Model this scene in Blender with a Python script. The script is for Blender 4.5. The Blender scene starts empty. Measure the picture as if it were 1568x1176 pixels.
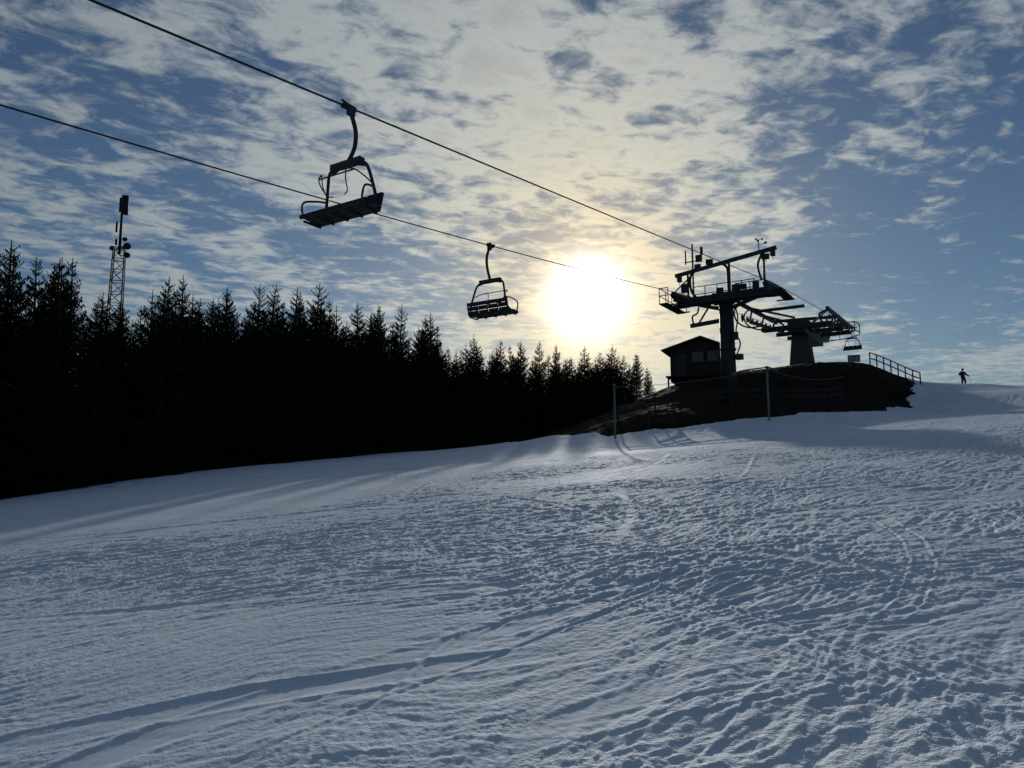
import bpy, bmesh, math, random
import numpy as np
from mathutils import Vector, Matrix, Euler

random.seed(7)
scene = bpy.context.scene
scene.view_settings.view_transform = 'Standard'
scene.view_settings.look = 'None'
scene.view_settings.exposure = 0

SUN_EL = math.radians(14.1)
SUN_AZ = math.radians(6.0)      # clockwise from +Y
SUN_DIR = Vector((math.sin(SUN_AZ)*math.cos(SUN_EL), math.cos(SUN_AZ)*math.cos(SUN_EL), math.sin(SUN_EL)))

# ------------------------------------------------------------------ node helpers
class NT:
    def __init__(s, tree): s.t = tree
    def n(s, typ, **kw):
        nd = s.t.nodes.new(typ)
        for k, v in kw.items(): setattr(nd, k, v)
        return nd
    def link(s, a, b): s.t.links.new(a, b)
    def setin(s, sock, v):
        if isinstance(v, bpy.types.NodeSocket): s.link(v, sock)
        else: sock.default_value = v
    def math(s, op, a, b=None, c=None, clamp=False):
        nd = s.n('ShaderNodeMath', operation=op); nd.use_clamp = clamp
        s.setin(nd.inputs[0], a)
        if b is not None: s.setin(nd.inputs[1], b)
        if c is not None: s.setin(nd.inputs[2], c)
        return nd.outputs[0]
    def vmath(s, op, a, b=None, out=0):
        nd = s.n('ShaderNodeVectorMath', operation=op)
        s.setin(nd.inputs[0], a)
        if b is not None: s.setin(nd.inputs[1], b)
        return nd.outputs[out]
    def smooth(s, v, lo, hi, a=0.0, b=1.0):
        nd = s.n('ShaderNodeMapRange', interpolation_type='SMOOTHSTEP')
        s.setin(nd.inputs[0], v)
        for i, q in enumerate((lo, hi, a, b)): nd.inputs[i+1].default_value = q
        return nd.outputs[0]
    def noise(s, vec, scale, detail=4, rough=.5, dist=0.0):
        nd = s.n('ShaderNodeTexNoise')
        s.setin(nd.inputs['Vector'], vec)
        nd.inputs['Scale'].default_value = scale
        nd.inputs['Detail'].default_value = detail
        nd.inputs['Roughness'].default_value = rough
        nd.inputs['Distortion'].default_value = dist
        return nd.outputs['Fac']
    def mix(s, f, a, b):
        nd = s.n('ShaderNodeMix', data_type='RGBA')
        s.setin(nd.inputs[0], f); s.setin(nd.inputs[6], a); s.setin(nd.inputs[7], b)
        return nd.outputs[2]
    def comb(s, x, y, z):
        nd = s.n('ShaderNodeCombineXYZ')
        for i, q in enumerate((x, y, z)): s.setin(nd.inputs[i], q)
        return nd.outputs[0]

def new_mat(name):
    m = bpy.data.materials.new(name); m.use_nodes = True
    m.node_tree.nodes.clear()
    t = NT(m.node_tree)
    out = t.n('ShaderNodeOutputMaterial')
    b = t.n('ShaderNodeBsdfPrincipled')
    t.link(b.outputs[0], out.inputs[0])
    return m, t, b

def simple_mat(name, c1, c2, scale=6, rough=.6, metal=0.0, bump=.1):
    m, t, b = new_mat(name)
    co = t.n('ShaderNodeTexCoord').outputs['Object']
    f = t.noise(co, scale, 4, .6)
    f2 = t.smooth(f, .35, .65)
    t.link(t.mix(f2, (*c1, 1), (*c2, 1)), b.inputs['Base Color'])
    b.inputs['Roughness'].default_value = rough
    b.inputs['Metallic'].default_value = metal
    b.inputs['Specular IOR Level'].default_value = .3
    if bump >= .3:
        bp = t.n('ShaderNodeBump'); bp.inputs['Strength'].default_value = bump; bp.inputs['Distance'].default_value = .02
        t.link(t.noise(co, scale*4, 3, .6), bp.inputs['Height']); t.link(bp.outputs[0], b.inputs['Normal'])
    return m

M_steel = simple_mat('dark_painted_steel', (.018,.021,.026), (.032,.036,.042), 4, .6)
M_galv = simple_mat('galvanised_steel', (.14,.145,.15), (.22,.225,.23), 5, .6, .4)
M_black = simple_mat('black_plastic', (.012,.012,.013), (.022,.022,.024), 8, .65)
M_wood = simple_mat('dark_wood', (.022,.018,.015), (.04,.03,.024), 3, .85, 0, .4)
M_roof = simple_mat('roof_sheet', (.03,.03,.033), (.05,.05,.053), 3, .7)
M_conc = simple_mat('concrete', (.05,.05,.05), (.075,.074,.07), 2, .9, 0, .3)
M_bark = simple_mat('spruce_bark', (.018,.013,.010), (.03,.022,.016), 6, .9, 0, .1)
M_yellow = simple_mat('yellow_pad', (.5,.36,.05), (.6,.45,.08), 4, .7)
M_jacket = simple_mat('ski_jacket', (.015,.02,.03), (.02,.025,.04), 5, .8)
M_skin = simple_mat('skin', (.45,.28,.2), (.5,.32,.24), 5, .6)
M_helmet = simple_mat('helmet_shell', (.03,.03,.03), (.05,.05,.05), 5, .35)

def glass_mat():
    m, t, b = new_mat('window_glass')
    b.inputs['Base Color'].default_value = (.02,.025,.03,1)
    b.inputs['Roughness'].default_value = .12
    b.inputs['Specular IOR Level'].default_value = .5
    return m
M_glass = glass_mat()

def needle_mat():
    m, t, b = new_mat('spruce_needles')
    oi = t.n('ShaderNodeObjectInfo').outputs['Random']
    geo = t.n('ShaderNodeNewGeometry').outputs['Random Per Island']
    c = t.mix(geo, (.008,.015,.008,1), (.028,.040,.02,1))
    c = t.mix(t.math('MULTIPLY', oi, .5), c, (.020,.024,.012,1))
    t.link(c, b.inputs['Base Color'])
    b.inputs['Roughness'].default_value = .9
    b.inputs['Specular IOR Level'].default_value = .05
    return m
M_needle = needle_mat()

# ------------------------------------------------------------------ terrain
CAMZ = 1.6
CP = np.array([
 (0,0,-1.6),(-5,-5,-2.45),(5,-5,-1.6),(0,10,-.75),(-8,12,-1.25),(9,12,.12),(0,25,.5),(12,25,1.5),(-12,25,-.5),
 (-23.3,34,-.82),(-18.1,42.7,.56),(-8.6,59.7,2.35),(5.6,40,2.2),(14,40,3.2),(23.8,49,4.6),(30,57.5,6.1),(37.3,67,8.6),
 (46,75,9.9),(41,71.5,9.35),(50,77,10.1),(54,76,9.25),(60,75,8.2),(47,92,8.6),(60,100,6.5),(35,40,5.0),(42,57,7.4),(55,50,7.2),
 (-40,40,-1.8),(-30,60,.5),(-10,80,3),(2,70,3.6),(10,86,4.3),(10,105,4.4),(-60,20,-4),(-60,80,-.5),(-35,10,-3.2),
 (0,-20,-3.3),(-30,-5,-4),(30,0,.7),(30,-20,-.9),(60,20,4.5),
 (4.6,52,3.6),(7,47,4.1),(10.8,56,6.6),(14,44,4.3),(14.5,48.9,5.5),(19,52,6.5),(23,56,7.8),(27,60,9.3),(30.5,65.5,10.6),(35,71.5,11.5),
 (27.5,69,10.9),(21,65,9.6),(15.4,61,8.7),(17,70,9.6),(33,80,11.5),(26,82,11.2),(24,98,7.5),(42,88,9.2),(8,66,5.5)], dtype=float)
CP[:,2] += CAMZ

def tps_fit(P):
    n = len(P)
    d2 = ((P[:,None,:2]-P[None,:,:2])**2).sum(-1)
    K = np.where(d2>0, .5*d2*np.log(np.maximum(d2,1e-9)), 0) + np.eye(n)*2.0
    Q = np.c_[np.ones(n), P[:,:2]]
    A = np.zeros((n+3,n+3)); A[:n,:n]=K; A[:n,n:]=Q; A[n:,:n]=Q.T
    return np.linalg.solve(A, np.r_[P[:,2], np.zeros(3)])
W = tps_fit(CP)

_PN = {}
def perlin(x, y, seed=0):
    if seed not in _PN:
        g = np.random.default_rng(seed).uniform(0, 2*np.pi, (256,256)); _PN[seed] = (np.cos(g), np.sin(g))
    gx, gy = _PN[seed]
    xi = np.floor(x).astype(np.int64); yi = np.floor(y).astype(np.int64)
    xf = x-xi; yf = y-yi
    u = xf*xf*xf*(xf*(xf*6-15)+10); v = yf*yf*yf*(yf*(yf*6-15)+10)
    def g(ix, iy, dx, dy):
        a = ix & 255; b = iy & 255
        return gx[a,b]*dx + gy[a,b]*dy
    n00=g(xi,yi,xf,yf); n10=g(xi+1,yi,xf-1,yf); n01=g(xi,yi+1,xf,yf-1); n11=g(xi+1,yi+1,xf-1,yf-1)
    return (n00*(1-u)+n10*u)*(1-v)+(n01*(1-u)+n11*u)*v
def fbm(x, y, oct=4, seed=0, gain=.5):
    s = 0; a = 1; f = 1
    for o in range(oct):
        s = s + a*perlin(x*f+17.3*o, y*f-9.1*o, seed+o); a *= gain; f *= 2.03
    return s
def sstep(v, a, b):
    t = np.clip((v-a)/(b-a), 0, 1); return t*t*(3-2*t)

def base_h(x, y):
    x = np.asarray(x, float); y = np.asarray(y, float)
    z = W[-3] + W[-2]*x + W[-1]*y
    for i in range(len(CP)):
        d2 = np.maximum((x-CP[i,0])**2+(y-CP[i,1])**2, 1e-9)
        z = z + W[i]*.5*d2*np.log(d2)
    z = np.clip(z, -14, 14)
    r = np.hypot(x, y-20)
    w = sstep(r, 85, 190)
    far = -16 + 6*fbm(x/160, y/160, 3, 50)
    return z*(1-w)+far*w
def H(x, y): return float(base_h(x, y))

MOUND = [(0.2,54),(2.6,47),(5.4,41.8),(10,40.9),(14.3,41.3),(19.3,44.2),(24.3,49.6),(31,57.4),(37.4,67.2),(39,75),(41,86),(30,98),(16,92),(6,84),(-2,68)]
FPATH = [(-60,-30),(-42,0),(-23.8,34.3),(-18.6,43),(-9.2,60),(1,72.5),(9,82),(18.5,89)]
FOREST = FPATH + [(20,150),(-150,150),(-150,-30)]
def sdist(poly, x, y):
    d = np.full(x.shape, 1e9); ins = np.zeros(x.shape, bool)
    n = len(poly)
    for i in range(n):
        ax, ay = poly[i]; bx, by = poly[(i+1)%n]
        ex, ey = bx-ax, by-ay
        t = np.clip(((x-ax)*ex+(y-ay)*ey)/(ex*ex+ey*ey), 0, 1)
        d = np.minimum(d, np.hypot(x-ax-t*ex, y-ay-t*ey))
        c = ((ay>y)!=(by>y)) & (x < (bx-ax)*(y-ay)/((by-ay) if by!=ay else 1e-9)+ax)
        ins ^= c
    return np.where(ins, -d, d)

def ground_material(name, kind):
    m = bpy.data.materials.new(name); m.use_nodes = True; m.node_tree.nodes.clear()
    t = NT(m.node_tree)
    out = t.n('ShaderNodeOutputMaterial')
    co = t.n('ShaderNodeTexCoord').outputs['Object']
    if kind != 'turf':
        trk = t.n('ShaderNodeAttribute', attribute_name='tracked').outputs['Fac']
        S = t.n('ShaderNodeBsdfPrincipled')
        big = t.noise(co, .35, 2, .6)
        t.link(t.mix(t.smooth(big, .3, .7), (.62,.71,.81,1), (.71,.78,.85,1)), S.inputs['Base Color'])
        S.inputs['Roughness'].default_value = .8
        S.inputs['Specular IOR Level'].default_value = .05
        b1 = t.n('ShaderNodeBump'); b1.inputs['Distance'].default_value = .035
        t.setin(b1.inputs['Strength'], t.math('MULTIPLY', trk, .95))
        t.link(t.noise(co, 16, 3, .7), b1.inputs['Height'])
        t.link(b1.outputs[0], S.inputs['Normal'])
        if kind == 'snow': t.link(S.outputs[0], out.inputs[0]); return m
    G = t.n('ShaderNodeBsdfPrincipled')
    g1 = t.noise(co, 1.1, 4, .65)
    t.link(t.mix(t.smooth(g1, .35, .65), (.008,.008,.007,1), (.020,.018,.012,1)), G.inputs['Base Color'])
    G.inputs['Roughness'].default_value = .95
    G.inputs['Specular IOR Level'].default_value = .03
    b2 = t.n('ShaderNodeBump'); b2.inputs['Distance'].default_value = .15; b2.inputs['Strength'].default_value = .8
    t.link(t.noise(co, 6, 4, .7), b2.inputs['Height']); t.link(b2.outputs[0], G.inputs['Normal'])
    if kind == 'turf': t.link(G.outputs[0], out.inputs[0]); return m
    sn = t.n('ShaderNodeAttribute', attribute_name='snow').outputs['Fac']
    e = t.math('ADD', sn, t.math('MULTIPLY', t.math('SUBTRACT', t.noise(co, 2.2, 4, .65), .5), .22))
    f = t.smooth(e, .49, .52)
    mx = t.n('ShaderNodeMixShader')
    t.link(f, mx.inputs[0]); t.link(G.outputs[0], mx.inputs[1]); t.link(S.outputs[0], mx.inputs[2])
    t.link(mx.outputs[0], out.inputs[0])
    return m

def build_ground():
    th = np.concatenate([np.linspace(-50,50,1300), np.linspace(50,310,80)[1:-1]])
    th = np.radians(th)
    rr = np.concatenate([np.geomspace(.4,2.8,12)[:-1], np.geomspace(2.8,112,1100), np.geomspace(112,3500,45)[1:]])
    nt, nr = len(th), len(rr)
    R, T = np.meshgrid(rr, th, indexing='ij')
    X = (R*np.sin(T)).ravel(); Y = (R*np.cos(T)).ravel(); Rf = R.ravel()
    Z = base_h(X, Y)
    near = Rf < 120
    x = X[near]; y = Y[near]; r = Rf[near]
    sf = sdist(FOREST, x, y)
    sm = np.minimum(sdist(MOUND, x, y), sf)
    sm = sm + .7*fbm(x*.45, y*.45, 4, 70)
    # thin strip of grass showing through along the lower piste edge
    strip = np.abs(sf-2.6-.5*fbm(x*.2,y*.2,2,72))-.42+.5*fbm(x*.6, y*.6, 3, 74)
    sm = np.where(y < 40, np.minimum(sm, np.maximum(strip*2, -.8)), sm)
    snow = sstep(sm, -.1, .25)
    wx = x + .6*fbm(x*.28, y*.28, 3, 3); wy = y + .6*fbm(x*.28+40, y*.28, 3, 5)
    def rot(a):
        a = math.radians(a); return wx*math.sin(a)+wy*math.cos(a), wx*math.cos(a)-wy*math.sin(a)
    rough = .26+.74*sstep(fbm(x*.12, y*.12, 3, 9) + .05*(x+2.5) - .010*(y-12), -.35, .25)
    f1 = 1-sstep(r, 20, 50)
    f2 = 1-sstep(r, 10, 24)
    tr = np.zeros_like(x); pol = np.zeros_like(x)
    r2 = random.Random(48)
    arcs = []
    for i in range(380):
        az = r2.choice([r2.gauss(44,9), r2.gauss(44,16), r2.gauss(66,12), r2.gauss(-10,14), r2.gauss(18,14)])
        sx, sy = r2.uniform(-14,24), r2.uniform(0,32)
        if az < 5: sx = r2.uniform(1, 16); sy = r2.uniform(2, 22)
        arcs.append((sx, sy, az, r2.choice([-1,1])*r2.uniform(7,40), r2.uniform(3,13), r2.uniform(.2,1)**1.4,
                     r2.choice([0, 0, 0, .2]), r2.uniform(.015,.032), 0 if r2.random() < .74 else r2.uniform(.06,.15)))
    for sx, sy, az, Rc, L, stg, gap, wd, band in arcs:
        a = math.radians(az)
        nx, ny = math.cos(a), -math.sin(a)
        cx, cy = sx+nx*Rc, sy+ny*Rc
        ddx, ddy = x-cx, y-cy
        dist = np.hypot(ddx, ddy)-abs(Rc)
        idx = np.nonzero(np.abs(dist) < .6)[0]
        if len(idx) == 0: continue
        ang0 = math.atan2(sy-cy, sx-cx)
        d = np.arctan2(ddy[idx], ddx[idx])-ang0
        d = (d+np.pi)%(2*np.pi)-np.pi
        d = -d*np.sign(Rc)*abs(Rc)
        ok = sstep(d, 0, 2.0)*(1-sstep(d, L-2.5, L))*(.75+.25*np.sin(d*1.7+sx*3))
        dd = dist[idx] + .06*np.sin(d*.9+sx) + .010*np.sin(d*5+sy)
        if band:
            pol[idx] = np.maximum(pol[idx], ok*np.exp(-(dd/band)**4))
            tr[idx] += ok*(-.008*np.exp(-(dd/band)**4)+.020*stg*np.exp(-((dd-band*1.25)/.035)**2)+.008*stg*np.exp(-((dd+band*1.25)/.03)**2))
        else:
            for off in ((-gap/2, gap/2) if gap else (0,)):
                q = dd-off
                tr[idx] += ok*stg*(-.010*np.exp(-(q/wd)**2) + .013*np.exp(-((q-wd*2)/(wd*.9))**2)+ .004*np.exp(-((q+wd*1.9)/(wd*.8))**2))
    rl = rough*(1-.75*np.clip(pol,0,1))
    h = .05*fbm(x*.22, y*.22, 2, 21)
    def streak(ang, fa, fc, seed, msc, lo, hi, ridged=True):
        al, ac = rot(ang)
        m = sstep(fbm(x*msc+seed, y*msc-seed, 2, seed+1), lo, hi)
        n = fbm(al*fa, ac*fc, 3, seed, .6)
        return m*((.32-np.abs(n)) if ridged else n)
    h += .036*rl*streak(42, .13, 4.2, 33, .22, -.35, .1)
    h += .026*rl*streak(64, .15, 5.4, 83, .28, -.2, .15)
    h += .024*rl*streak(24, .15, 6.0, 93, .30, -.15, .15)
    h += .022*rl*streak(-14, .18, 5.0, 39, .26, .0, .25)*sstep(x,-2,3)
    h += .022*rl*f1*streak(90, .5, 6.0, 43, .4, -.35, .0, False)
    h += .019*rl*f1*streak(74, .55, 9.5, 47, .4, -.3, .05, False)
    h += .014*rl*f2*streak(50, .7, 13.0, 57, .5, -.25, .05, False)
    lm = sstep(fbm(x*.5, y*.5, 2, 55), -.15, .4)
    h += .010*rl*fbm(wx*2.2, wy*2.2, 2, 45, .5)
    al, ac = rot(64)
    h += .018*rl*f1*(.15+.85*lm)*np.maximum(fbm(al*3.2, ac*10, 3, 49, .62), -.10)
    h += .007*f2*rl*fbm(wx*18, wy*18, 2, 52, .6)
    h += tr*(1-sstep(r, 28, 60))
    bare = .10*fbm(x*.5, y*.5, 4, 60)+.05*fbm(x*2.5,y*2.5,3,62)
    Z[near] += snow*(h+.14) + (1-snow)*bare - .14
    att = np.ones_like(X); att[near] = np.clip(sm/2, -1, 1)*.5+.5
    ra = np.ones_like(X)*.5; ra[near] = rl
    verts = np.c_[X, Y, Z]
    verts = np.vstack([verts, [[0,0,float(base_h(0,0))]]])
    i = np.arange(nr-1)[:,None]; j = np.arange(nt)[None,:]
    j2 = (j+1)%nt
    q = np.stack([i*nt+j, (i*nt+j2), ((i+1)*nt+j2), ((i+1)*nt+j)], -1).reshape(-1,4)[:, ::-1]
    c = len(verts)-1
    jj = np.arange(nt)
    tri = np.stack([np.full(nt,c), (jj+1)%nt, jj], -1)
    me = bpy.data.meshes.new('snowy_ground')
    nv = len(verts); nq = len(q); n3 = len(tri)
    me.vertices.add(nv); me.vertices.foreach_set('co', verts.astype(np.float32).ravel())
    me.loops.add(nq*4+n3*3)
    me.loops.foreach_set('vertex_index', np.r_[q.ravel(), tri.ravel()].astype(np.int32))
    me.polygons.add(nq+n3)
    me.polygons.foreach_set('loop_start', np.r_[np.arange(nq)*4, nq*4+np.arange(n3)*3].astype(np.int32))
    me.polygons.foreach_set('use_smooth', np.ones(nq+n3, bool))
    for nm, kd in (('snow','snow'),('turf','turf'),('snow_edge','mix')): me.materials.append(ground_material(nm, kd))
    fa = att[q].mean(1)
    mi = np.where(fa > .66, 0, np.where(fa < .34, 1, 2)).astype(np.int32)
    me.polygons.foreach_set('material_index', np.r_[mi, np.zeros(n3, np.int32)])
    a = me.attributes.new('snow', 'FLOAT', 'POINT'); a.data.foreach_set('value', np.r_[att,1].astype(np.float32))
    a = me.attributes.new('tracked', 'FLOAT', 'POINT'); a.data.foreach_set('value', np.r_[ra,1].astype(np.float32))
    me.update(calc_edges=True)
    ob = bpy.data.objects.new('snowy_ground', me); scene.collection.objects.link(ob)
    return ob
build_ground()

# ------------------------------------------------------------------ mesh helpers
def tube(bm, pts, r, n=8, caps=True):
    pts = [Vector(p) for p in pts]
    rs = r if isinstance(r, (list, tuple)) else [r]*len(pts)
    rings = []
    t0 = (pts[1]-pts[0]).normalized()
    up = Vector((0,0,1)) if abs(t0.z) < .9 else Vector((1,0,0))
    a = t0.cross(up).normalized()
    for i, p in enumerate(pts):
        if i == 0: t = pts[1]-pts[0]
        elif i == len(pts)-1: t = pts[-1]-pts[-2]
        else: t = (pts[i+1]-p).normalized()+(p-pts[i-1]).normalized()
        t.normalize()
        a = (a - t*a.dot(t)).normalized()
        b = t.cross(a)
        rings.append([bm.verts.new(p+(a*math.cos(2*math.pi*k/n)+b*math.sin(2*math.pi*k/n))*rs[i]) for k in range(n)])
    for i in range(len(rings)-1):
        for k in range(n):
            f = bm.faces.new((rings[i][k], rings[i][(k+1)%n], rings[i+1][(k+1)%n], rings[i+1][k])); f.smooth = True
    if caps:
        bm.faces.new(rings[0][::-1]); bm.faces.new(rings[-1])

def curve(pts, sub=5):
    P = [Vector(p) for p in pts]; out = []
    for i in range(len(P)-1):
        p0 = P[max(i-1,0)]; p1 = P[i]; p2 = P[i+1]; p3 = P[min(i+2,len(P)-1)]
        for k in range(sub):
            t = k/sub
            out.append(.5*((2*p1)+(p2-p0)*t+(2*p0-5*p1+4*p2-p3)*t*t+(3*p1-p0-3*p2+p3)*t**3))
    out.append(P[-1]); return out

def box(bm, c, s, rot=None, taper=1.0):
    c = Vector(c); vs = []
    for dz in (-.5,.5):
        k = taper if dz > 0 else 1
        for dx, dy in ((-.5,-.5),(.5,-.5),(.5,.5),(-.5,.5)):
            v = Vector((dx*s[0]*k, dy*s[1]*k, dz*s[2]))
            if rot is not None: v = rot @ v
            vs.append(bm.verts.new(c+v))
    for f in ((3,2,1,0),(4,5,6,7),(0,1,5,4),(1,2,6,5),(2,3,7,6),(3,0,4,7)):
        bm.faces.new([vs[i] for i in f])

def beam(bm, p0, p1, w, h):
    p0 = Vector(p0); p1 = Vector(p1); d = p1-p0
    y = d.normalized()
    up = Vector((0,0,1)) if abs(y.z) < .95 else Vector((1,0,0))
    x = y.cross(up).normalized(); z = x.cross(y)
    rot = Matrix((x, y, z)).transposed()
    box(bm, (p0+p1)/2, (w, d.length, h), rot)

def wheel(bm, c, r, w, axis=(1,0,0), n=18):
    c = Vector(c); a = Vector(axis).normalized()
    tube(bm, [c-a*w/2, c-a*w/4, c+a*w/4, c+a*w/2], [r, r*.9, r*.9, r], n)

def part(name, fn, mat, parent, bevel=0):
    bm = bmesh.new(); fn(bm)
    bmesh.ops.recalc_face_normals(bm, faces=bm.faces)
    me = bpy.data.meshes.new(name); bm.to_mesh(me); bm.free()
    me.materials.append(mat)
    ob = bpy.data.objects.new(name, me); scene.collection.objects.link(ob)
    if parent is not None: ob.parent = parent
    if bevel:
        md = ob.modifiers.new('bevel', 'BEVEL'); md.width = bevel; md.segments = 2; md.limit_method = 'ANGLE'
    return ob

def empty(name, loc, rotz=0, rot=None):
    e = bpy.data.objects.new(name, None); e.location = loc
    e.rotation_euler = rot if rot else (0,0,rotz)
    scene.collection.objects.link(e); e.empty_display_size = .3
    return e

# lift line frame
RV = Vector((.841,-.541,0)); FV = Vector((.541,.841,0))
LROT = math.atan2(-.541,.841)
TC = Vector((14.47,48.87,0))
def lift(r, s, z):
    p = TC + RV*r + FV*s; return Vector((p.x, p.y, z))

def rope_z(side, s):   # side +1 right, -1 left ; world z
    if s < 0:
        t = -s
        return (14.57-.129*t+.00004*t*t) if side > 0 else (14.61-.140*t+.0005*t*t)
    return 14.6+.092*s

# ------------------------------------------------------------------ ropes
WS = 37.0; WR = 3.0
def rope(bm):
    pts = [lift(3, s, rope_z(1, s)) for s in np.linspace(-110,-2,40)]
    pts += [lift(3, s, rope_z(1, s)) for s in np.linspace(0, WS, 12)]
    for a in np.linspace(0, math.pi, 17)[1:-1]:
        pts.append(lift(WR*math.cos(a), WS+WR*math.sin(a), rope_z(1, WS)))
    pts += [lift(-3, s, rope_z(-1, s)) for s in np.linspace(WS, 0, 12)]
    pts += [lift(-3, s, rope_z(-1, s)) for s in np.linspace(-2,-110,40)]
    tube(bm, pts, .022, 6)
part('haul_rope', rope, M_black, None)

# ------------------------------------------------------------------ chairs
def make_chair(loc, rotz, sc=1.0):
    e = empty('chairlift_chair', loc, rotz); e.scale = (sc*.9, sc, sc)
    def grip(bm):
        box(bm, (0,0,.0), (.13,.36,.12)); box(bm, (0,-.05,-.1), (.10,.2,.16))
        wheel(bm, (.1,.12,.02), .06,.05); wheel(bm, (.1,-.12,.02), .06,.05)
        tube(bm, [(0,.1,.06),(0,.25,.09)], .03)
    part('grip', grip, M_steel, e, .01)
    part('hanger', lambda bm: tube(bm, curve([(0,0,-.05),(0,-.10,-.2),(0,-.22,-.5),(0,-.21,-.85),(0,-.1,-1.15),(0,.02,-1.36)]), .055, 10), M_steel, e)
    def frame(bm):
        tube(bm, curve([(-1.03,.28,-2.58),(-.98,.0,-2.56),(-.88,-.12,-2.3),(-.74,-.05,-1.74),(-.64,.0,-1.50),(-.45,.02,-1.42),(0,.02,-1.38),(.45,.02,-1.42),(.64,0,-1.50),(.74,-.05,-1.74),(.88,-.12,-2.3),(.98,0,-2.56),(1.03,.28,-2.58)]), .042, 8)
        box(bm, (0,.02,-1.38), (1.05,.16,.13))
        for sx in (-1,1):
            tube(bm, curve([(sx*.84,-.1,-2.1),(sx*.97,.12,-2.12),(sx*1.06,.40,-2.22),(sx*1.04,.46,-2.45),(sx*1.0,.40,-2.6)]), .026, 8)
            tube(bm, [(sx*.2,.02,-1.38),(sx*.56,-.02,-1.47)], .06)
    part('bail_frame', frame, M_steel, e)
    def seat(bm):
        for k in range(5):
            y = -.04+.115*k
            box(bm, (0, y, -2.63+.012*k), (2.06,.109,.07))
        for x in (-.98,-.5,0,.5,.98):
            box(bm, (x,.19,-2.69), (.05,.52,.05))
        tube(bm, [(-1.03,.5,-2.60),(1.03,.5,-2.60)], .055, 8)
    part('seat', seat, M_black, e, .008)
    def back(bm):
        for x0, x1 in ((-1.0,-.52),(-.48,-.02),(.02,.48),(.52,1.0)):
            xc = (x0+x1)/2
            box(bm, (xc,-.10,-2.545), (x1-x0,.035,.115))
            box(bm, (xc,-.145,-2.40), (x1-x0,.035,.155))
            box(bm, (xc,-.19,-2.24), (x1-x0,.035,.145))
        for x in (-1.0,-.5,0,.5,1.0):
            beam(bm, (x,-.12,-2.64), (x,-.23,-2.17), .05,.03)
    part('backrest', back, M_black, e, .008)
    def bar(bm):
        for sx in (-1,1):
            tube(bm, curve([(sx*.79,-.06,-1.95),(sx*.74,.16,-1.84),(sx*.62,.34,-1.74),(sx*.42,.42,-1.70)]), .017, 6)
            tube(bm, curve([(sx*.42,.42,-1.70),(sx*.40,.40,-1.95),(sx*.36,.30,-2.16),(sx*.2,.24,-2.2)]), .015, 6)
        tube(bm, [(-.62,.34,-1.74),(.62,.34,-1.74)], .017, 6)
    part('safety_bar', bar, M_steel, e)
    return e
def chair_at(r, s, facing_up, sc=1.0):
    side = 1 if r > 0 else -1
    return make_chair(lift(r, s, rope_z(side, s)), LROT + (0 if facing_up else math.pi), sc)
chair_at(3, -38.0, False, .95)
chair_at(-3, -23.8, True, 1.12)
chair_at(3, 34.5, False, .95)

# ------------------------------------------------------------------ lift tower
def railing(bm, p0, p1, n, h=1.05, r=.03):
    p0 = Vector(p0); p1 = Vector(p1)
    for i in range(n+1):
        p = p0.lerp(p1, i/n); tube(bm, [p, p+Vector((0,0,h))], r, 6)
    for k in (.5, 1.0):
        tube(bm, [p0+Vector((0,0,h*k)), p1+Vector((0,0,h*k))], r, 6)

def sheave_train(bm, x, y0, y1, z, n, r=.24, slope=.11):
    for i in range(n):
        y = y0+(y1-y0)*i/(n-1)
        wheel(bm, (x, y, z+slope*y-r-.03), r, .12)
    for sx in (-.13,.13):
        for i in range(0, n-1, 2):
            ya = y0+(y1-y0)*i/(n-1); yb = y0+(y1-y0)*(i+1)/(n-1)
            beam(bm, (x+sx, ya-.1, z+slope*ya-r-.05), (x+sx, yb+.1, z+slope*yb-r-.05), .05, .2)
    beam(bm, (x, y0+.2, z+slope*y0-.55), (x, y1-.2, z+slope*y1-.55), .18,.26)

base = 7.1
tw = empty('lift_tower', (TC.x, TC.y, base), LROT)
def tcol(bm):
    tube(bm, [(0,0,-1.5),(0,0,6.6)], [.52,.46], 20)
    tube(bm, [(0,0,6.42),(0,0,6.56)], .6, 20)
    tube(bm, [(0,0,3.2),(0,0,3.3)], .56, 20)
part('column', tcol, M_steel, tw)
def tarm(bm):
    box(bm, (0,0,6.83), (5.7,.6,.56))
    box(bm, (0,0,6.81), (1.7,.8,.68))
    for sx in (-1,1):
        box(bm, (sx*3.0,0,6.72), (.7,.8,.34))
        beam(bm, (sx*.4,0,6.1),(sx*2.0,0,6.6), .2,.24)
part('crossarm', tarm, M_steel, tw, .02)
def tsh(bm):
    sheave_train(bm, -3.0, -1.9, 1.5, 7.5, 8)
    sheave_train(bm, 3.0, -1.5, 1.9, 7.5, 8)
part('sheave_assemblies', tsh, M_steel, tw)
def tplat(bm):
    for x in (-3.75, 3.75):
        box(bm, (x,0,6.55), (.62,3.6,.07))
        for y in (-1.4,0,1.4): beam(bm, (x*.8,y,6.5), (x*1.07,y,6.5), .07,.09)
    box(bm, (0,-.75,6.5), (6.6,.6,.06))
    for x in np.arange(-2.6,2.7,.86): beam(bm, (x,-.3,6.44), (x,-1.05,6.44), .06,.08)
    railing(bm, (-4.03,-1.8,6.58), (-4.03,1.8,6.58), 3)
    railing(bm, (-4.03,-1.8,6.58), (-3.4,-1.8,6.58), 1)
    railing(bm, (-4.03,1.8,6.58), (-3.4,1.8,6.58), 1)
    railing(bm, (-1.9,-1.03,6.53), (2.2,-1.03,6.53), 5)
    railing(bm, (.4,.9,6.9), (2.4,.9,6.9), 2)
part('work_platforms', tplat, M_steel, tw)
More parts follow.
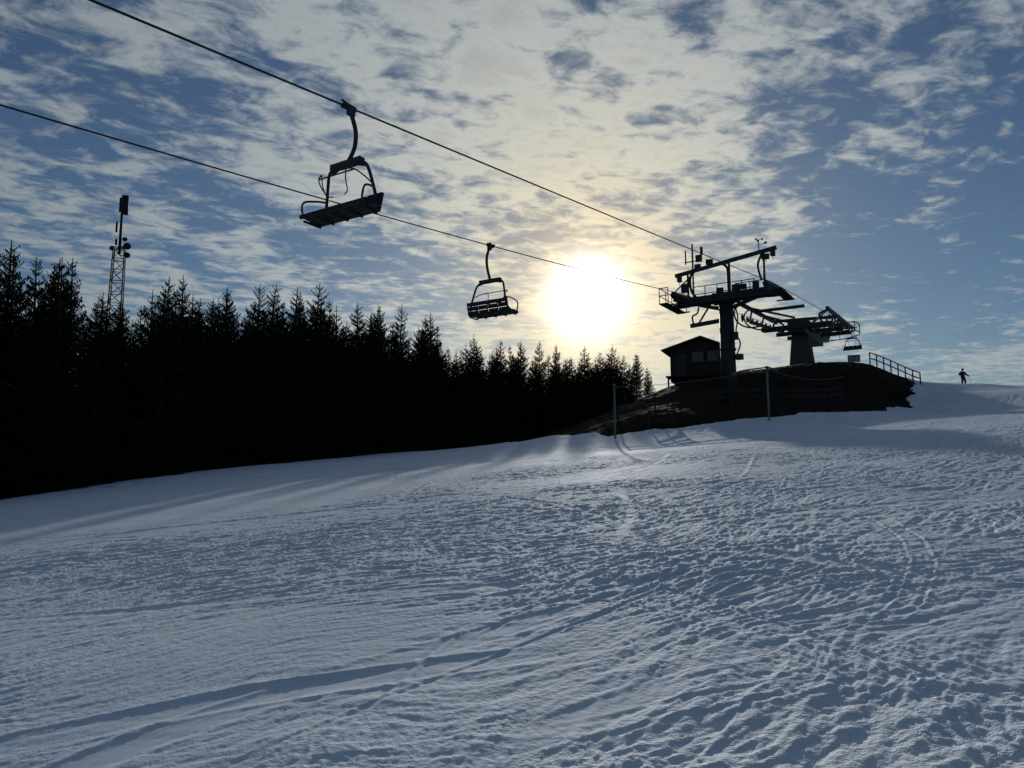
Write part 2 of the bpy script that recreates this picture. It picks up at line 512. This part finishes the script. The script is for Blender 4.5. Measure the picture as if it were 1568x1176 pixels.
def tgan(bm):
    L = Vector((-3.5,0,8.85)); Rr = Vector((3.45,0,9.75))
    beam(bm, L, Rr, .2,.24)
    for x in (-2.6, 0.3, 2.6):
        zt = L.z+(x+3.5)/6.95*(Rr.z-L.z)
        tube(bm, [(x,0,7.0),(x,0,zt)], .08, 8)
    tube(bm, curve([(-2.3,0,9.0),(-2.45,0,8.3),(-2.35,0,7.6),(-2.0,0,7.05)]), .09, 8)
    tube(bm, curve([(2.5,0,9.5),(2.2,0,8.7),(2.4,0,7.7)]), .08, 8)
    tube(bm, curve([(-.2,0,9.25),(.15,0,8.9),(.2,0,8.0),(.2,0,7.1)]), .09, 8)
    beam(bm, (-3.6,-.3,7.5), (-2.2,.2,8.95), .08,.08)
    for x in (-3.2, 3.2):
        zt = L.z+(x+3.5)/6.95*(Rr.z-L.z)
        box(bm, (x,0,zt-.25), (.28,.28,.5)); tube(bm, [(x,0,zt-.4),(x,0,zt-.8)], .02, 5)
part('lifting_gantry', tgan, M_steel, tw)
def tmisc(bm):
    tube(bm, [(-2.25,.1,7.0),(-2.25,.1,11.0)], .06, 6)
    tube(bm, [(-2.75,.1,9.6),(-2.75,.1,10.6)], .05, 6)
    beam(bm, (-2.8,.1,9.75), (-1.7,.1,9.75), .06,.06)
    box(bm, (-1.8,.1,9.9), (.4,.25,.45)); box(bm, (-1.6,.1,10.4), (.16,.16,.55)); box(bm, (-1.9,.1,9.3), (.4,.25,.35))
    box(bm, (-2.9,.1,7.9), (.4,.3,.6)); box(bm, (.7,.1,7.4), (.5,.4,.5)); box(bm, (2.0,.1,7.4), (.35,.4,.6))
    tube(bm, [(2.3,.1,9.5),(2.3,.1,10.5)], .035, 6)
    for a in range(3):
        q = a*2.094
        tube(bm, [(2.3,.1,10.5),(2.3+.22*math.cos(q),.1+.22*math.sin(q),10.5)], .02, 5)
        box(bm, (2.3+.24*math.cos(q),.1+.24*math.sin(q),10.5), (.1,.1,.1))
    tube(bm, [(2.1,.1,10.15),(2.75,.1,10.2)], .02, 5); box(bm, (2.75,.1,10.22), (.18,.03,.14))
part('antenna_and_wind_gauge', tmisc, M_steel, tw)
def tlights(bm):
    for x, z in ((-1.0,9.45),(2.75,9.2),(-.35,7.35),(1.2,7.4)):
        rot = Euler((math.radians(25),0,math.radians(20))).to_matrix()
        box(bm, (x,-.15,z), (.5,.22,.36), rot); tube(bm, [(x,0,z-.35),(x,-.05,z)], .03, 5)
part('floodlights', tlights, M_black, tw, .02)
def tlow(bm):
    beam(bm, (-2.5,0,5.15), (-.3,0,5.3), .22,.26)
    beam(bm, (-1.9,0,5.3), (-1.0,0,6.6), .1,.1)
    tube(bm, curve([(-2.3,0,5.3),(-2.35,0,5.8),(-2.0,0,6.0),(-1.9,0,6.4)]), .06, 6)
    tube(bm, curve([(.55,0,6.3),(.75,0,5.4),(.6,0,4.4),(.85,0,3.6),(.6,0,2.9)]), .05, 6)
    box(bm, (.75,0,2.7), (.45,.5,.35)); box(bm, (.62,-.2,4.1), (.3,.3,.5))
    for z in np.arange(.3,6.3,.3): tube(bm, [(-.2,-.68,z),(.2,-.68,z)], .014, 5)
    for x in (-.2,.2): tube(bm, [(x,-.68,0),(x,-.68,6.6)], .022, 6)
part('bracket_and_ladder', tlow, M_steel, tw)

# ------------------------------------------------------------------ top station
sb = lift(0,24,0); zg = H(sb.x, sb.y)
st = empty('lift_top_station', (sb.x, sb.y, 0), LROT)
RZ = rope_z(1, 24)
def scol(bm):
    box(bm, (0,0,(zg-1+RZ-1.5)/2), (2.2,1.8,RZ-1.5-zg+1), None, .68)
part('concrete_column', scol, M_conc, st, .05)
def smach(bm):
    box(bm, (0,2.5,RZ-1.15), (1.5,9.0,.7))
    box(bm, (0,0,RZ-.6), (2.2,2.6,.85), None, .8)
    box(bm, (0,5.0,RZ-.55), (1.4,2.0,.9))
    for y in (-1.2,-2,4,9):
        box(bm, (0,y,RZ-.78+.092*y), (6.3,.34,.38))
    beam(bm, (0,2,RZ-.9), (0,13.3,RZ+.25), .6,.6)
    wheel(bm, (0,WS-24,RZ+.8), .5,.9,(0,0,1))
part('machine_frame', smach, M_steel, st, .02)
def sbeams(bm):
    for x, ya, yb, top in ((-3,-10,3.5,.55),(3,-3.5,9,.30)):
        beam(bm, (x,ya,RZ+top+.05*ya), (x,yb,RZ+top+.05*yb), .24,.32)
        beam(bm, (x*.78,ya+1,RZ-.62+.092*ya), (x*.78,yb,RZ-.62+.092*yb), .2,.28)
        for y in np.linspace(ya+.8, yb-.5, 4):
            tube(bm, curve([(x*.78,y,RZ-.6+.092*y),(x*.72,y,RZ+.0+.07*y),(x*.85,y,RZ+top-.1+.06*y),(x,y,RZ+top+.05*y)],4), .09, 8)
        n = 8
        for i in range(n):
            y = ya+1+(yb-ya-2)*i/(n-1)
            wheel(bm, (x,y,RZ-.28+.092*y), .25,.12)
    for y in (-8.5,-3.5):
        beam(bm, (-3,y,RZ+.5+.06*y), (0,y+6,RZ-.2), .14,.16)
    beam(bm, (3,-3,RZ+.15), (0,3,RZ-.2), .14,.16)
    beam(bm, (-3,-9,RZ-1.45), (-3,-9,RZ+.1-.8), .1,.1)
    beam(bm, (-3,3.3,RZ+.85), (3,3.3,RZ+.65), .24,.28)
    beam(bm, (-3,-4,RZ+.45), (1.2,-4,RZ+.45), .22,.26)
    beam(bm, (-3,8.7,RZ+.95), (3,8.7,RZ+.95), .22,.26)
    tube(bm, curve([(-3,-9.5,RZ+.0),(-3.5,-9.6,RZ-.5),(-3.3,-9.6,RZ-1.5),(-2.4,-9.5,RZ-2.1),(-1.4,-9.0,RZ-2.0)]), .07, 8)
    tube(bm, curve([(-3,-6.5,RZ+.2),(-3.5,-6.6,RZ-.4),(-3.2,-6.6,RZ-1.3),(-2.2,-6.5,RZ-1.8),(-1.2,-6.0,RZ-1.7)]), .07, 8)
part('sheave_beams', sbeams, M_steel, st)
def swheel(bm):
    cy = WS-24; cz = rope_z(1, WS)
    n = 40
    for rr_, hh in ((WR-.06,.22),(WR-.35,.16)):
        ring = [Vector((rr_*math.cos(2*math.pi*k/n), cy+rr_*math.sin(2*math.pi*k/n), cz)) for k in range(n)]
        for k in range(n): beam(bm, ring[k], ring[(k+1)%n], .14, hh)
    for k in range(10):
        a = 2*math.pi*k/10
        beam(bm, (.3*math.cos(a), cy+.3*math.sin(a), cz+.12), ((WR-.1)*math.cos(a), cy+(WR-.1)*math.sin(a), cz), .09,.14)
    wheel(bm, (0,cy,cz+.05), .42,.5,(0,0,1))
part('bullwheel', swheel, M_steel, st)
def sguard(bm):
    cy = WS-24; cz = rope_z(1, WS)
    for zz in (-.5,.42):
        tube(bm, [((WR+.45)*math.cos(a), cy+(WR+.45)*math.sin(a), cz+zz) for a in np.linspace(-.5, math.pi+.5, 24)], .06, 6)
    for a in np.linspace(-.4, math.pi+.4, 8):
        x, y = (WR+.45)*math.cos(a), cy+(WR+.45)*math.sin(a)
        tube(bm, [(x,y,cz-.5),(x,y,cz+.42)], .045, 6)
        tube(bm, [(x,y,cz+.42),(.5*math.cos(a), cy+.5*math.sin(a), cz+.55)], .04, 6)
part('wheel_guard', sguard, M_steel, st)

# ------------------------------------------------------------------ operator hut
hx, hy = 16.0, 62.5
hz = H(hx, hy)
hut = empty('lift_operator_hut', (hx, hy, hz-.05), math.radians(-24))
def hwalls(bm):
    box(bm, (0,0,.85), (4.2,3.4,2.8))
    for y in (-1.7, 1.68):
        a = [bm.verts.new(v) for v in ((-2.1,y,2.25),(2.1,y,2.25),(.55,y,3.0))]
        b = [bm.verts.new((v.co.x, v.co.y+.02, v.co.z)) for v in a]
        bm.faces.new(a); bm.faces.new(b[::-1])
        for i in range(3): bm.faces.new((a[i], a[(i+1)%3], b[(i+1)%3], b[i]))
    for x in np.arange(-2.05,2.1,.24): box(bm, (x,-1.71,1.0), (.03,.03,2.4))
part('walls', hwalls, M_wood, hut)
def hroof(bm):
    for xa, za, xb, zb in ((-2.75,2.12,.57,3.1),(.53,3.1,2.6,2.18)):
        beam(bm, (xa,0,za), (xb,0,zb), 4.5, .12)
part('roof', hroof, M_roof, hut)
def hwin(bm):
    box(bm, (.2,-1.735,1.45), (.9,.04,.8)); box(bm, (1.45,-1.735,1.45), (.9,.04,.8)); box(bm, (2.12,-.6,1.45), (.04,1.3,.8)); box(bm, (2.12,.9,1.45), (.04,.9,.8))
part('windows', hwin, M_glass, hut)
def hfr(bm):
    for cx in (.2,1.45):
        for dx in (-.48,.48): box(bm, (cx+dx,-1.75,1.45), (.07,.07,.94))
        for dz in (-.44,.44): box(bm, (cx,-1.75,1.45+dz), (.89,.07,.07))
part('window_frames', hfr, M_roof, hut)
part('door', lambda bm: box(bm, (-1.25,-1.74,.75), (.85,.06,1.95)), M_roof, hut, .01)
def hdeck(bm):
    box(bm, (.4,-2.5,-.28), (5.2,1.5,.12))
    for x in (-2,-.2,1.6,2.9): box(bm, (x,-3.1,-1.0), (.12,.12,1.5))
    railing(bm, (-.2,-3.2,-.22), (3.0,-3.2,-.22), 4, 1.0,.03)
    railing(bm, (3.0,-3.2,-.22), (3.0,-1.8,-.22), 2, 1.0,.03)
part('deck', hdeck, M_wood, hut)

# ------------------------------------------------------------------ posts with wire
def net_post(x, y, h, arm=False):
    z = H(x, y)
    e = empty('steel_post', (x, y, z))
    part('pole', lambda bm: tube(bm, [(0,0,-.4),(0,0,h)], .055, 10), M_galv, e)
    def cap(bm):
        box(bm, (0,0,h+.03), (.16,.16,.06))
        tube(bm, [(0,0,h-.25),(.22,0,h-.1)], .02, 6)
    part('cap', cap, M_galv, e)
    if arm:
        def a(bm):
            tube(bm, curve([(-1.75,.6,h-.28),(-1.2,.4,h-.12),(-.3,.1,h-.03),(.15,0,h-.02),(.55,-.1,h-.2)]), .04, 8)
        part('arm', a, M_galv, e)
        part('padding', lambda bm: tube(bm, [(0,0,-.2),(0,0,.1)], .10, 14), M_yellow, e)
    return z+h
z1 = net_post(5.65, 40.5, 2.95)
z2 = net_post(14.05, 40.3, 2.95, True)
def wires(bm):
    a = Vector((5.65,40.5,z1-.08)); b = Vector((14.05,40.3,z2-.08))
    tube(bm, [a.lerp(b,t)+Vector((0,0,-.22*4*t*(1-t))) for t in np.linspace(0,1,14)], .012, 5)
    c = Vector((23.5,52,H(23.5,52)+1.6))
    tube(bm, [b.lerp(c,t)+Vector((0,0,-.4*4*t*(1-t))) for t in np.linspace(0,1,14)], .012, 5)
part('boundary_wire', wires, M_galv, None)

# low wooden fence across the foot of the mound
fe = empty('wooden_fence', (0,0,0))
def fence(bm):
    P = [Vector((x, y, H(x,y))) for x, y in ((6.6,46),(9,46.3),(11.4,46.6),(13.8,46.2),(16.2,46.6),(18.6,47.6),(21,49.4),(23.2,51.6))]
    for p in P: box(bm, p+Vector((0,0,.4)), (.1,.1,1.2))
    for h in (.45,.85):
        for a, b in zip(P[:-1], P[1:]): beam(bm, a+Vector((0,-.07,h)), b+Vector((0,-.07,h)), .03,.12)
part('rails_and_posts', fence, M_wood, fe)

hr = empty('handrail', (0,0,0))
def hrail(bm):
    P = []
    for k in range(8):
        t = k/7; x = 34.9+(37.9-34.9)*t; y = 71.2+(68.0-71.2)*t
        P.append(Vector((x,y,H(x,y))))
    for p in P: tube(bm, [p-Vector((0,0,.3)), p+Vector((0,0,1.1))], .06, 6)
    for h in (.55,1.1): tube(bm, [p+Vector((0,0,h)) for p in P], .06, 6)
part('rails', hrail, M_wood, hr)

def signpost(x, y):
    z = H(x, y); e = empty('notice_board', (x,y,z), math.radians(-20))
    def pl(bm):
        for sx in (-.3,.3): tube(bm, [(sx,.04,-.3),(sx,.04,1.5)], .035, 6)
    part('legs', pl, M_wood, e)
    part('panel', lambda bm: box(bm, (0,0,1.2), (.95,.04,.6)), M_galv, e, .01)
signpost(28.2, 60.2)
def barrier(x, y):
    z = H(x, y); e = empty('wooden_barrier', (x,y,z), math.radians(-8))
    def b(bm):
        for k in range(4): box(bm, (0,0,.12+.2*k), (1.6,.04,.12))
        for sx in (-.7,0,.7): box(bm, (sx,.05,.35), (.08,.06,.95))
    part('slats', b, M_wood, e)
barrier(8.6, 42.3)

# ------------------------------------------------------------------ radio mast
mx, my = -34.0, 62.0
mz = H(mx, my)
mast = empty('radio_mast', (mx, my, mz), math.radians(20))
top = 26.4 - mz
def mlat(bm):
    w0, w1, hh = .75, .42, 21.6-mz
    def c(k, z):
        w = w0+(w1-w0)*z/hh; sx, sy = ((-1,-1),(1,-1),(1,1),(-1,1))[k]
        return Vector((sx*w, sy*w, z))
    for k in range(4): tube(bm, [c(k,-.5), c(k,hh)], .055, 6)
    n = 20
    for i in range(n):
        za, zb = hh*i/n, hh*(i+1)/n
        for k in range(4):
            k2 = (k+1)%4
            tube(bm, [c(k,za), c(k2,za)], .032, 4)
            tube(bm, [c(k,za) if i%2 else c(k2,za), c(k2,zb) if i%2 else c(k,zb)], .032, 4)
    tube(bm, [(0,0,hh-.5),(0,0,top)], .12, 8)
    for k in range(4): tube(bm, [c(k,hh),(0,0,hh+.1)], .05, 5)
part('lattice', mlat, M_steel, mast)
def mant(bm):
    t = top
    tube(bm, [(.28,0,t-1.7),(.28,0,t+.0)], .19, 10); box(bm, (-.05,0,t-.3), (.4,.1,.08)); box(bm, (-.05,0,t-1.4), (.4,.1,.08))
    tube(bm, [(-.2,.1,t-1.5),(-.2,.1,t-.2)], .09, 8)
    box(bm, (-.32,0,t-2.9), (.18,.2,.9)); box(bm, (-.3,.15,t-4.2),(.2,.2,.5))
    for x, z, r in ((.6,t-4.6,.32),(.65,t-5.4,.26),(-.55,t-4.9,.22),(.4,t-4.0,.2)):
        tube(bm, [(x,-.25,z),(x,-.1,z)], [r,r*.7], 14); beam(bm, (0,0,z),(x,-.1,z), .06,.06)
part('antennas', mant, M_black, mast)

# ------------------------------------------------------------------ spruces
def spruce_mesh(seed, Ht=11.0, Rm=1.9):
    r = random.Random(seed)
    V = []; F = []; MI = []
    def tri(a, b, c, m=1):
        i = len(V); V.extend((a, b, c)); F.append((i,i+1,i+2)); MI.append(m)
    n = 7; rings = []
    lean = (r.uniform(-.2,.2), r.uniform(-.2,.2))
    def axis(z):
        t = z/Ht; return Vector((lean[0]*t*t, lean[1]*t*t, z))
    for z in [-.4,1,3,5,7,9,10.2,Ht]:
        rad = .16*(1-max(z,0)/Ht)**.9+.016
        c = axis(z); i0 = len(V)
        for k in range(n): V.append(c+Vector((math.cos(2*math.pi*k/n)*rad, math.sin(2*math.pi*k/n)*rad, 0)))
        rings.append(i0)
    for a, b in zip(rings[:-1], rings[1:]):
        for k in range(n): F.append((a+k, a+(k+1)%n, b+(k+1)%n, b+k)); MI.append(0)
    z = .35
    prof = r.uniform(.62,.85)
    Z3 = Vector((0,0,1))
    while z < Ht-.42:
        t = z/Ht
        nb = r.choice([5,6,6,7]) if t < .75 else r.choice([5,5,6])
        a0 = r.uniform(0, 6.28)
        for b in range(nb):
            L = (Rm*(1-t)**prof+.06)*r.uniform(.5,1.25)
            if r.random() < .08: L *= .4
            if r.random() < .05: L *= 1.3
            az = a0+6.283*b/nb+r.uniform(-.35,.35)
            d = Vector((math.cos(az), math.sin(az), 0)); sd = Vector((-d.y, d.x, 0))
            rise = -.30+1.0*t**1.7+r.uniform(-.12,.12)
            curl = .32 if t < .8 else .22
            base = axis(z+r.uniform(-.13,.13))
            def bp(s): return base+d*(L*s*(1-.06*s))+Vector((0,0,L*(rise*s+curl*s*s)))
            w = .018+.010*(1-t)
            for s0, s1 in ((0,.5),(.5,1)):
                p0, p1 = bp(s0), bp(s1)
                tri(p0-sd*w, p0+sd*w, p1, 1); tri(p0-Z3*w, p0+Z3*w, p1, 1)
            step = .085 if t > .6 else .15
            ns = max(3, int(L/step))
            for k in range(1, ns+1):
                s = k/ns
                p = bp(s*.98)
                tl = (.42*min(L,1.5)*(1-s)**.7*min(1,s*4)+.07)*r.uniform(.6,1.3)
                for sg in (-1, 1):
                    if r.random() < .07: continue
                    dirv = (d*.75+sd*sg*.9).normalized()
                    drop = -.35 if t < .75 else -.05
                    tip = p+dirv*tl+Vector((0,0,tl*(drop+r.uniform(-.35,.25))))
                    hw = (.030 if t > .6 else .036)+.028*r.random()
                    fd = d*hw
                    tri(p-fd, p+fd, tip)
                    if t < .9:
                        mid = p.lerp(tip, .5)
                        tri(mid-fd, mid+fd, mid+Vector((r.uniform(-.06,.06), r.uniform(-.06,.06), -.10-.24*r.random()*(1-t))))
                q = .055+.03*r.random()
                tri(p-d*.035, p+d*.035, p+Z3*q+d*.03)
                tri(p-d*.035, p+d*.035, p-Z3*q+d*.03)
        z += (.27+.05*t)*r.uniform(.75,1.25)
    for _ in range(3):
        zz = Ht-r.uniform(.25,.5); az = r.uniform(0,6.28); d = Vector((math.cos(az),math.sin(az),.55)); p = axis(zz)
        tri(p-Z3*.03, p+Z3*.03, p+d*r.uniform(.15,.28))
    z = Ht-1.0
    while z < Ht:
        c = axis(z); a = r.uniform(0,6.28); w = .055*(1-(z-Ht+1)*.4)
        e = Vector((math.cos(a)*w, math.sin(a)*w, .06)); tri(c-Z3*.02, c+Z3*.02, c+e)
        z += .018
    me = bpy.data.meshes.new('spruce_mesh')
    me.from_pydata([tuple(v) for v in V], [], F)
    me.materials.append(M_bark); me.materials.append(M_needle)
    me.polygons.foreach_set('material_index', MI)
    me.update()
    return me
PROT = [spruce_mesh(100+i, 11.0, [2.0,2.4,1.8,2.2,1.7,2.5,1.9,2.1][i]) for i in range(8)]
forest = empty('spruce_forest', (-20,60,0))
def path_points(step):
    out = []
    for (ax,ay),(bx,by) in zip(FPATH[:-1], FPATH[1:]):
        L = math.hypot(bx-ax, by-ay); k = int(L/step)
        for i in range(k):
            t = (i+.5)/k; out.append((ax+(bx-ax)*t, ay+(by-ay)*t, -(by-ay)/L, (bx-ax)/L))
    return out
rf = random.Random(3); cnt = 0
for row in range(7):
    for (x, y, nx, ny) in path_points(1.45 if row < 4 else 1.9):
        if y < 12: continue
        off = .9+1.8*row+rf.uniform(-.7,.7)
        px, py = x+nx*off+rf.uniform(-.6,.6), y+ny*off+rf.uniform(-.6,.6)
        if row == 0 and rf.random() < .12: continue
        s = min(max(rf.gauss(1.02,.08),.75),1.25)
        if rf.random() < .12: s *= rf.uniform(.7,.85)
        if y < 36: s *= 1.18
        elif y < 48: s *= 1.08
        elif y < 66: s *= 1.08
        else: s *= .93
        if row == 0: s *= rf.uniform(.72,1.0)
        if -.60 < px/py < -.51: s = min(s, .97)
        zt = H(px, py)-.2
        if x > 10: s *= min(1.0, (17.6-zt)/11.0)
        o = bpy.data.objects.new('spruce', rf.choice(PROT)); cnt += 1
        o.location = (px, py, zt)
        o.rotation_euler = (rf.gauss(0,.02), rf.gauss(0,.02), rf.uniform(0,6.28))
        k = rf.uniform(.85,1.15)
        o.scale = (s*k, s*k, s)
        scene.collection.objects.link(o); o.parent = forest
        o.matrix_parent_inverse = Matrix.Translation((20,-60,0))
print('trees', cnt)

# ------------------------------------------------------------------ skier
kx, ky = 48.4, 78.6
kz = H(kx, ky)
sk = empty('skier', (kx, ky, kz-.03), math.radians(15)); sk.scale = (1.05,1.05,1.02)
def skin_body():
    J = {'pel':(0,0,.92),'sp':(0,.02,1.12),'ch':(0,0,1.33),'nk':(0,0,1.50),'hd':(0,-.03,1.60),
         'sl':(-.21,0,1.42),'el':(-.46,.03,1.20),'hl':(-.45,-.24,1.06),
         'sr':(.21,0,1.42),'er':(.48,.02,1.20),'hr':(.48,-.22,1.04),
         'tl':(-.12,0,.86),'kl':(-.18,-.09,.50),'al':(-.20,.0,.12),'fl':(-.20,-.16,.07),
         'tr':(.12,0,.86),'kr':(.18,-.09,.50),'ar':(.20,.0,.12),'fr':(.20,-.16,.07)}
    Rr = {'pel':.21,'sp':.20,'ch':.225,'nk':.08,'hd':.06,'sl':.13,'el':.10,'hl':.06,'sr':.13,'er':.10,'hr':.06,
          'tl':.15,'kl':.11,'al':.085,'fl':.065,'tr':.15,'kr':.11,'ar':.085,'fr':.065}
    E = [('pel','sp'),('sp','ch'),('ch','nk'),('nk','hd'),('ch','sl'),('sl','el'),('el','hl'),('ch','sr'),('sr','er'),('er','hr'),
         ('pel','tl'),('tl','kl'),('kl','al'),('al','fl'),('pel','tr'),('tr','kr'),('kr','ar'),('ar','fr')]
    ks = list(J)
    me = bpy.data.meshes.new('body'); me.from_pydata([J[k] for k in ks], [(ks.index(a), ks.index(b)) for a, b in E], [])
    ob = bpy.data.objects.new('body', me); scene.collection.objects.link(ob); ob.parent = sk
    ob.modifiers.new('skin','SKIN')
    for i, k in enumerate(ks):
        v = me.skin_vertices[0].data[i]; v.radius = (Rr[k], Rr[k]*.85); v.use_root = (k == 'pel')
    s = ob.modifiers.new('sub','SUBSURF'); s.levels = 2; s.render_levels = 2
    me.materials.append(M_jacket)
skin_body()
def ball(bm, c, s, n=16):
    m = Matrix.Translation(Vector(c)) @ Matrix.Diagonal((*s,1))
    bmesh.ops.create_uvsphere(bm, u_segments=n, v_segments=n//2+2, radius=1, matrix=m)
    for f in bm.faces: f.smooth = True
def face(bm):
    ball(bm, (0,-.03,1.67), (.078,.095,.115)); ball(bm, (0,-.125,1.655), (.014,.02,.022)); ball(bm, (0,-.115,1.61), (.026,.012,.008))
part('head', face, M_skin, sk)
part('helmet', lambda bm: ball(bm, (0,.0,1.72), (.13,.15,.125)), M_helmet, sk)
part('goggles', lambda bm: ball(bm, (0,-.11,1.69), (.078,.045,.037)), M_glass, sk)
def gloves(bm):
    for hx_, hy_, hz_ in ((-.45,-.24,1.06),(.48,-.22,1.04)):
        ball(bm, (hx_,hy_-.04,hz_-.01), (.045,.055,.055))
        for k in range(4):
            z = hz_+.03-.024*k
            tube(bm, curve([(hx_-.03,hy_-.04,z),(hx_-.035,hy_-.095,z),(hx_,hy_-.115,z),(hx_+.025,hy_-.09,z)],3), .012, 6)
        tube(bm, [(hx_+.03,hy_-.03,hz_+.02),(hx_+.03,hy_-.08,hz_+.05),(hx_,hy_-.1,hz_+.055)], .013, 6)
part('gloves', gloves, M_black, sk)
def poles(bm):
    for sx, hx_, hy_, hz_ in ((-1,-.45,-.31,1.06),(1,.48,-.29,1.04)):
        tube(bm, [(hx_,hy_,hz_+.1),(hx_+sx*.16,hy_-.05,.0)], .012, 6)
        tube(bm, [(hx_+sx*.15,hy_-.05,.09),(hx_+sx*.15,hy_-.05,.10)], .045, 10)
part('ski_poles', poles, M_steel, sk)
def skis(bm):
    for sx in (-.20,.20):
        P = [(sx,.75,.03),(sx,0,.015),(sx,-.75,.02),(sx,-.92,.09)]
        for a, b in zip(P[:-1],P[1:]): beam(bm, a, b, .085,.02)
        box(bm, (sx,-.05,.06), (.11,.30,.07))
part('skis', skis, M_steel, sk)

# ------------------------------------------------------------------ world
w = bpy.data.worlds.new('World'); scene.world = w; w.use_nodes = True
w.cycles.sampling_method = 'MANUAL'; w.cycles.sample_map_resolution = 512
w.node_tree.nodes.clear(); t = NT(w.node_tree)
out = t.n('ShaderNodeOutputWorld'); bg = t.n('ShaderNodeBackground')
STR = .05
bg.inputs['Strength'].default_value = STR
t.link(bg.outputs[0], out.inputs[0])
sky = t.n('ShaderNodeTexSky', sky_type='NISHITA')
sky.sun_disc = False; sky.sun_elevation = SUN_EL; sky.sun_rotation = SUN_AZ
sky.air_density = 1.0; sky.dust_density = .3; sky.ozone_density = 2.0
co = t.n('ShaderNodeTexCoord').outputs['Generated']
D = t.vmath('NORMALIZE', co)
sep = t.n('ShaderNodeSeparateXYZ'); t.link(D, sep.inputs[0])
dx, dy, dz = sep.outputs
zc = t.math('ADD', t.math('MAXIMUM', dz, .02), .03)
px = t.math('DIVIDE', dx, zc); py = t.math('DIVIDE', dy, zc)
al = t.math('ADD', t.math('MULTIPLY', px, .355), t.math('MULTIPLY', py, .935))
ac = t.math('SUBTRACT', t.math('MULTIPLY', px, .935), t.math('MULTIPLY', py, .355))
P1 = t.comb(ac, t.math('MULTIPLY', al, .62), 3.1)
A = t.noise(P1, 1.5, 3, .55, .3)
P3 = t.comb(t.math('ADD', px, t.math('MULTIPLY', py, .30)), t.math('MULTIPLY', t.math('SUBTRACT', py, t.math('MULTIPLY', px, .30)), 1.25), 1.0)
B = t.noise(P3, 8.5, 6, .62, .35)
C = t.noise(P1, 4.0, 3, .5, .5)
ramp = t.n('ShaderNodeValToRGB')
t.link(t.math('MULTIPLY', t.math('ADD', ac, 4.0), 1/8.0), ramp.inputs[0])
el = ramp.color_ramp.elements
def pos(q): return (q*.935+4)/8
stops = [(-4,.74),(-3.0,.70),(-2.2,.58),(-1.7,.46),(-1.25,.66),(-.5,.84),(-.14,.82),(.14,.42),(.30,.50),(.52,.46),(.75,.30),(1.2,.46),(2.4,.3)]
el[0].position = 0; el[0].color = (.74,)*3+(1,)
el[1].position = 1; el[1].color = (.3,)*3+(1,)
for q, v in stops[1:-1]:
    e = el.new(pos(q)); e.color = (v,v,v,1)
dens = t.math('ADD', ramp.outputs[0], t.math('MULTIPLY', t.math('SUBTRACT', A, .5), 1.25))
dens = t.math('ADD', dens, t.math('MULTIPLY', t.math('SUBTRACT', B, .5), 2.6))
dens = t.math('ADD', dens, t.math('MULTIPLY', t.math('SUBTRACT', C, .5), 1.4))
clear = t.math('MULTIPLY', t.smooth(ac, -.02, .22), t.math('MULTIPLY', t.smooth(py, 1.9, 2.4), t.math('SUBTRACT', 1.0, t.smooth(py, 3.4, 4.0))))
dens = t.math('SUBTRACT', dens, t.math('MULTIPLY', clear, .36))
cov = t.smooth(dens, .22, 1.08)
cov = t.math('MULTIPLY', cov, t.smooth(dy, -.5, .3, .20, .94))
dot = t.math('MAXIMUM', t.vmath('DOT_PRODUCT', D, tuple(SUN_DIR), out=1), 0.0)
g5 = t.math('POWER', dot, 6.0); g60 = t.math('POWER', dot, 35.0); g400 = t.math('POWER', dot, 170.0)
def col(v, c):
    return t.vmath('MULTIPLY', t.comb(v, v, v), tuple(c))
K = 1/STR
shade = t.smooth(dens, .75, 1.5, 1.0, .82)
cl = t.vmath('ADD', col(shade, (.22*K,.26*K,.29*K)), col(t.math('MULTIPLY', g5, shade), (.34*K,.34*K,.305*K)))
cl = t.vmath('ADD', cl, col(t.math('MULTIPLY', g60, shade), (.26*K,.17*K,.02*K)))
skyc = t.vmath('MULTIPLY', sky.outputs[0], (.62,.75,.89))
c = t.mix(cov, skyc, cl)
c = t.vmath('ADD', c, col(g60, (.10*K,.07*K,.01*K)))
c = t.vmath('ADD', c, col(g400, (.36*K,.19*K,.01*K)))
glow = t.math('POWER', dot, 1000.0)
core = t.smooth(dot, math.cos(math.radians(3.2)), math.cos(math.radians(1.0)))
c = t.vmath('ADD', c, col(glow, (2.3*K,2.15*K,1.8*K)))
c = t.vmath('ADD', c, col(core, (1.5*K,1.5*K,1.4*K)))
t.link(c, bg.inputs['Color'])

# ------------------------------------------------------------------ sun
sd = bpy.data.lights.new('sun', 'SUN'); sd.energy = 2.5; sd.angle = math.radians(.8); sd.color = (1,.96,.90)
so = bpy.data.objects.new('sun', sd); scene.collection.objects.link(so)
so.rotation_euler = (-SUN_DIR).to_track_quat('-Z','Y').to_euler()
so.location = (10,60,40)

# ------------------------------------------------------------------ camera
cd = bpy.data.cameras.new('camera'); cd.lens = 26; cd.sensor_width = 36; cd.clip_end = 8000; cd.clip_start = .05
cam = bpy.data.objects.new('camera', cd); scene.collection.objects.link(cam)
cam.location = (0,0,CAMZ); cam.rotation_euler = (math.radians(97.5),0,0)
scene.camera = cam
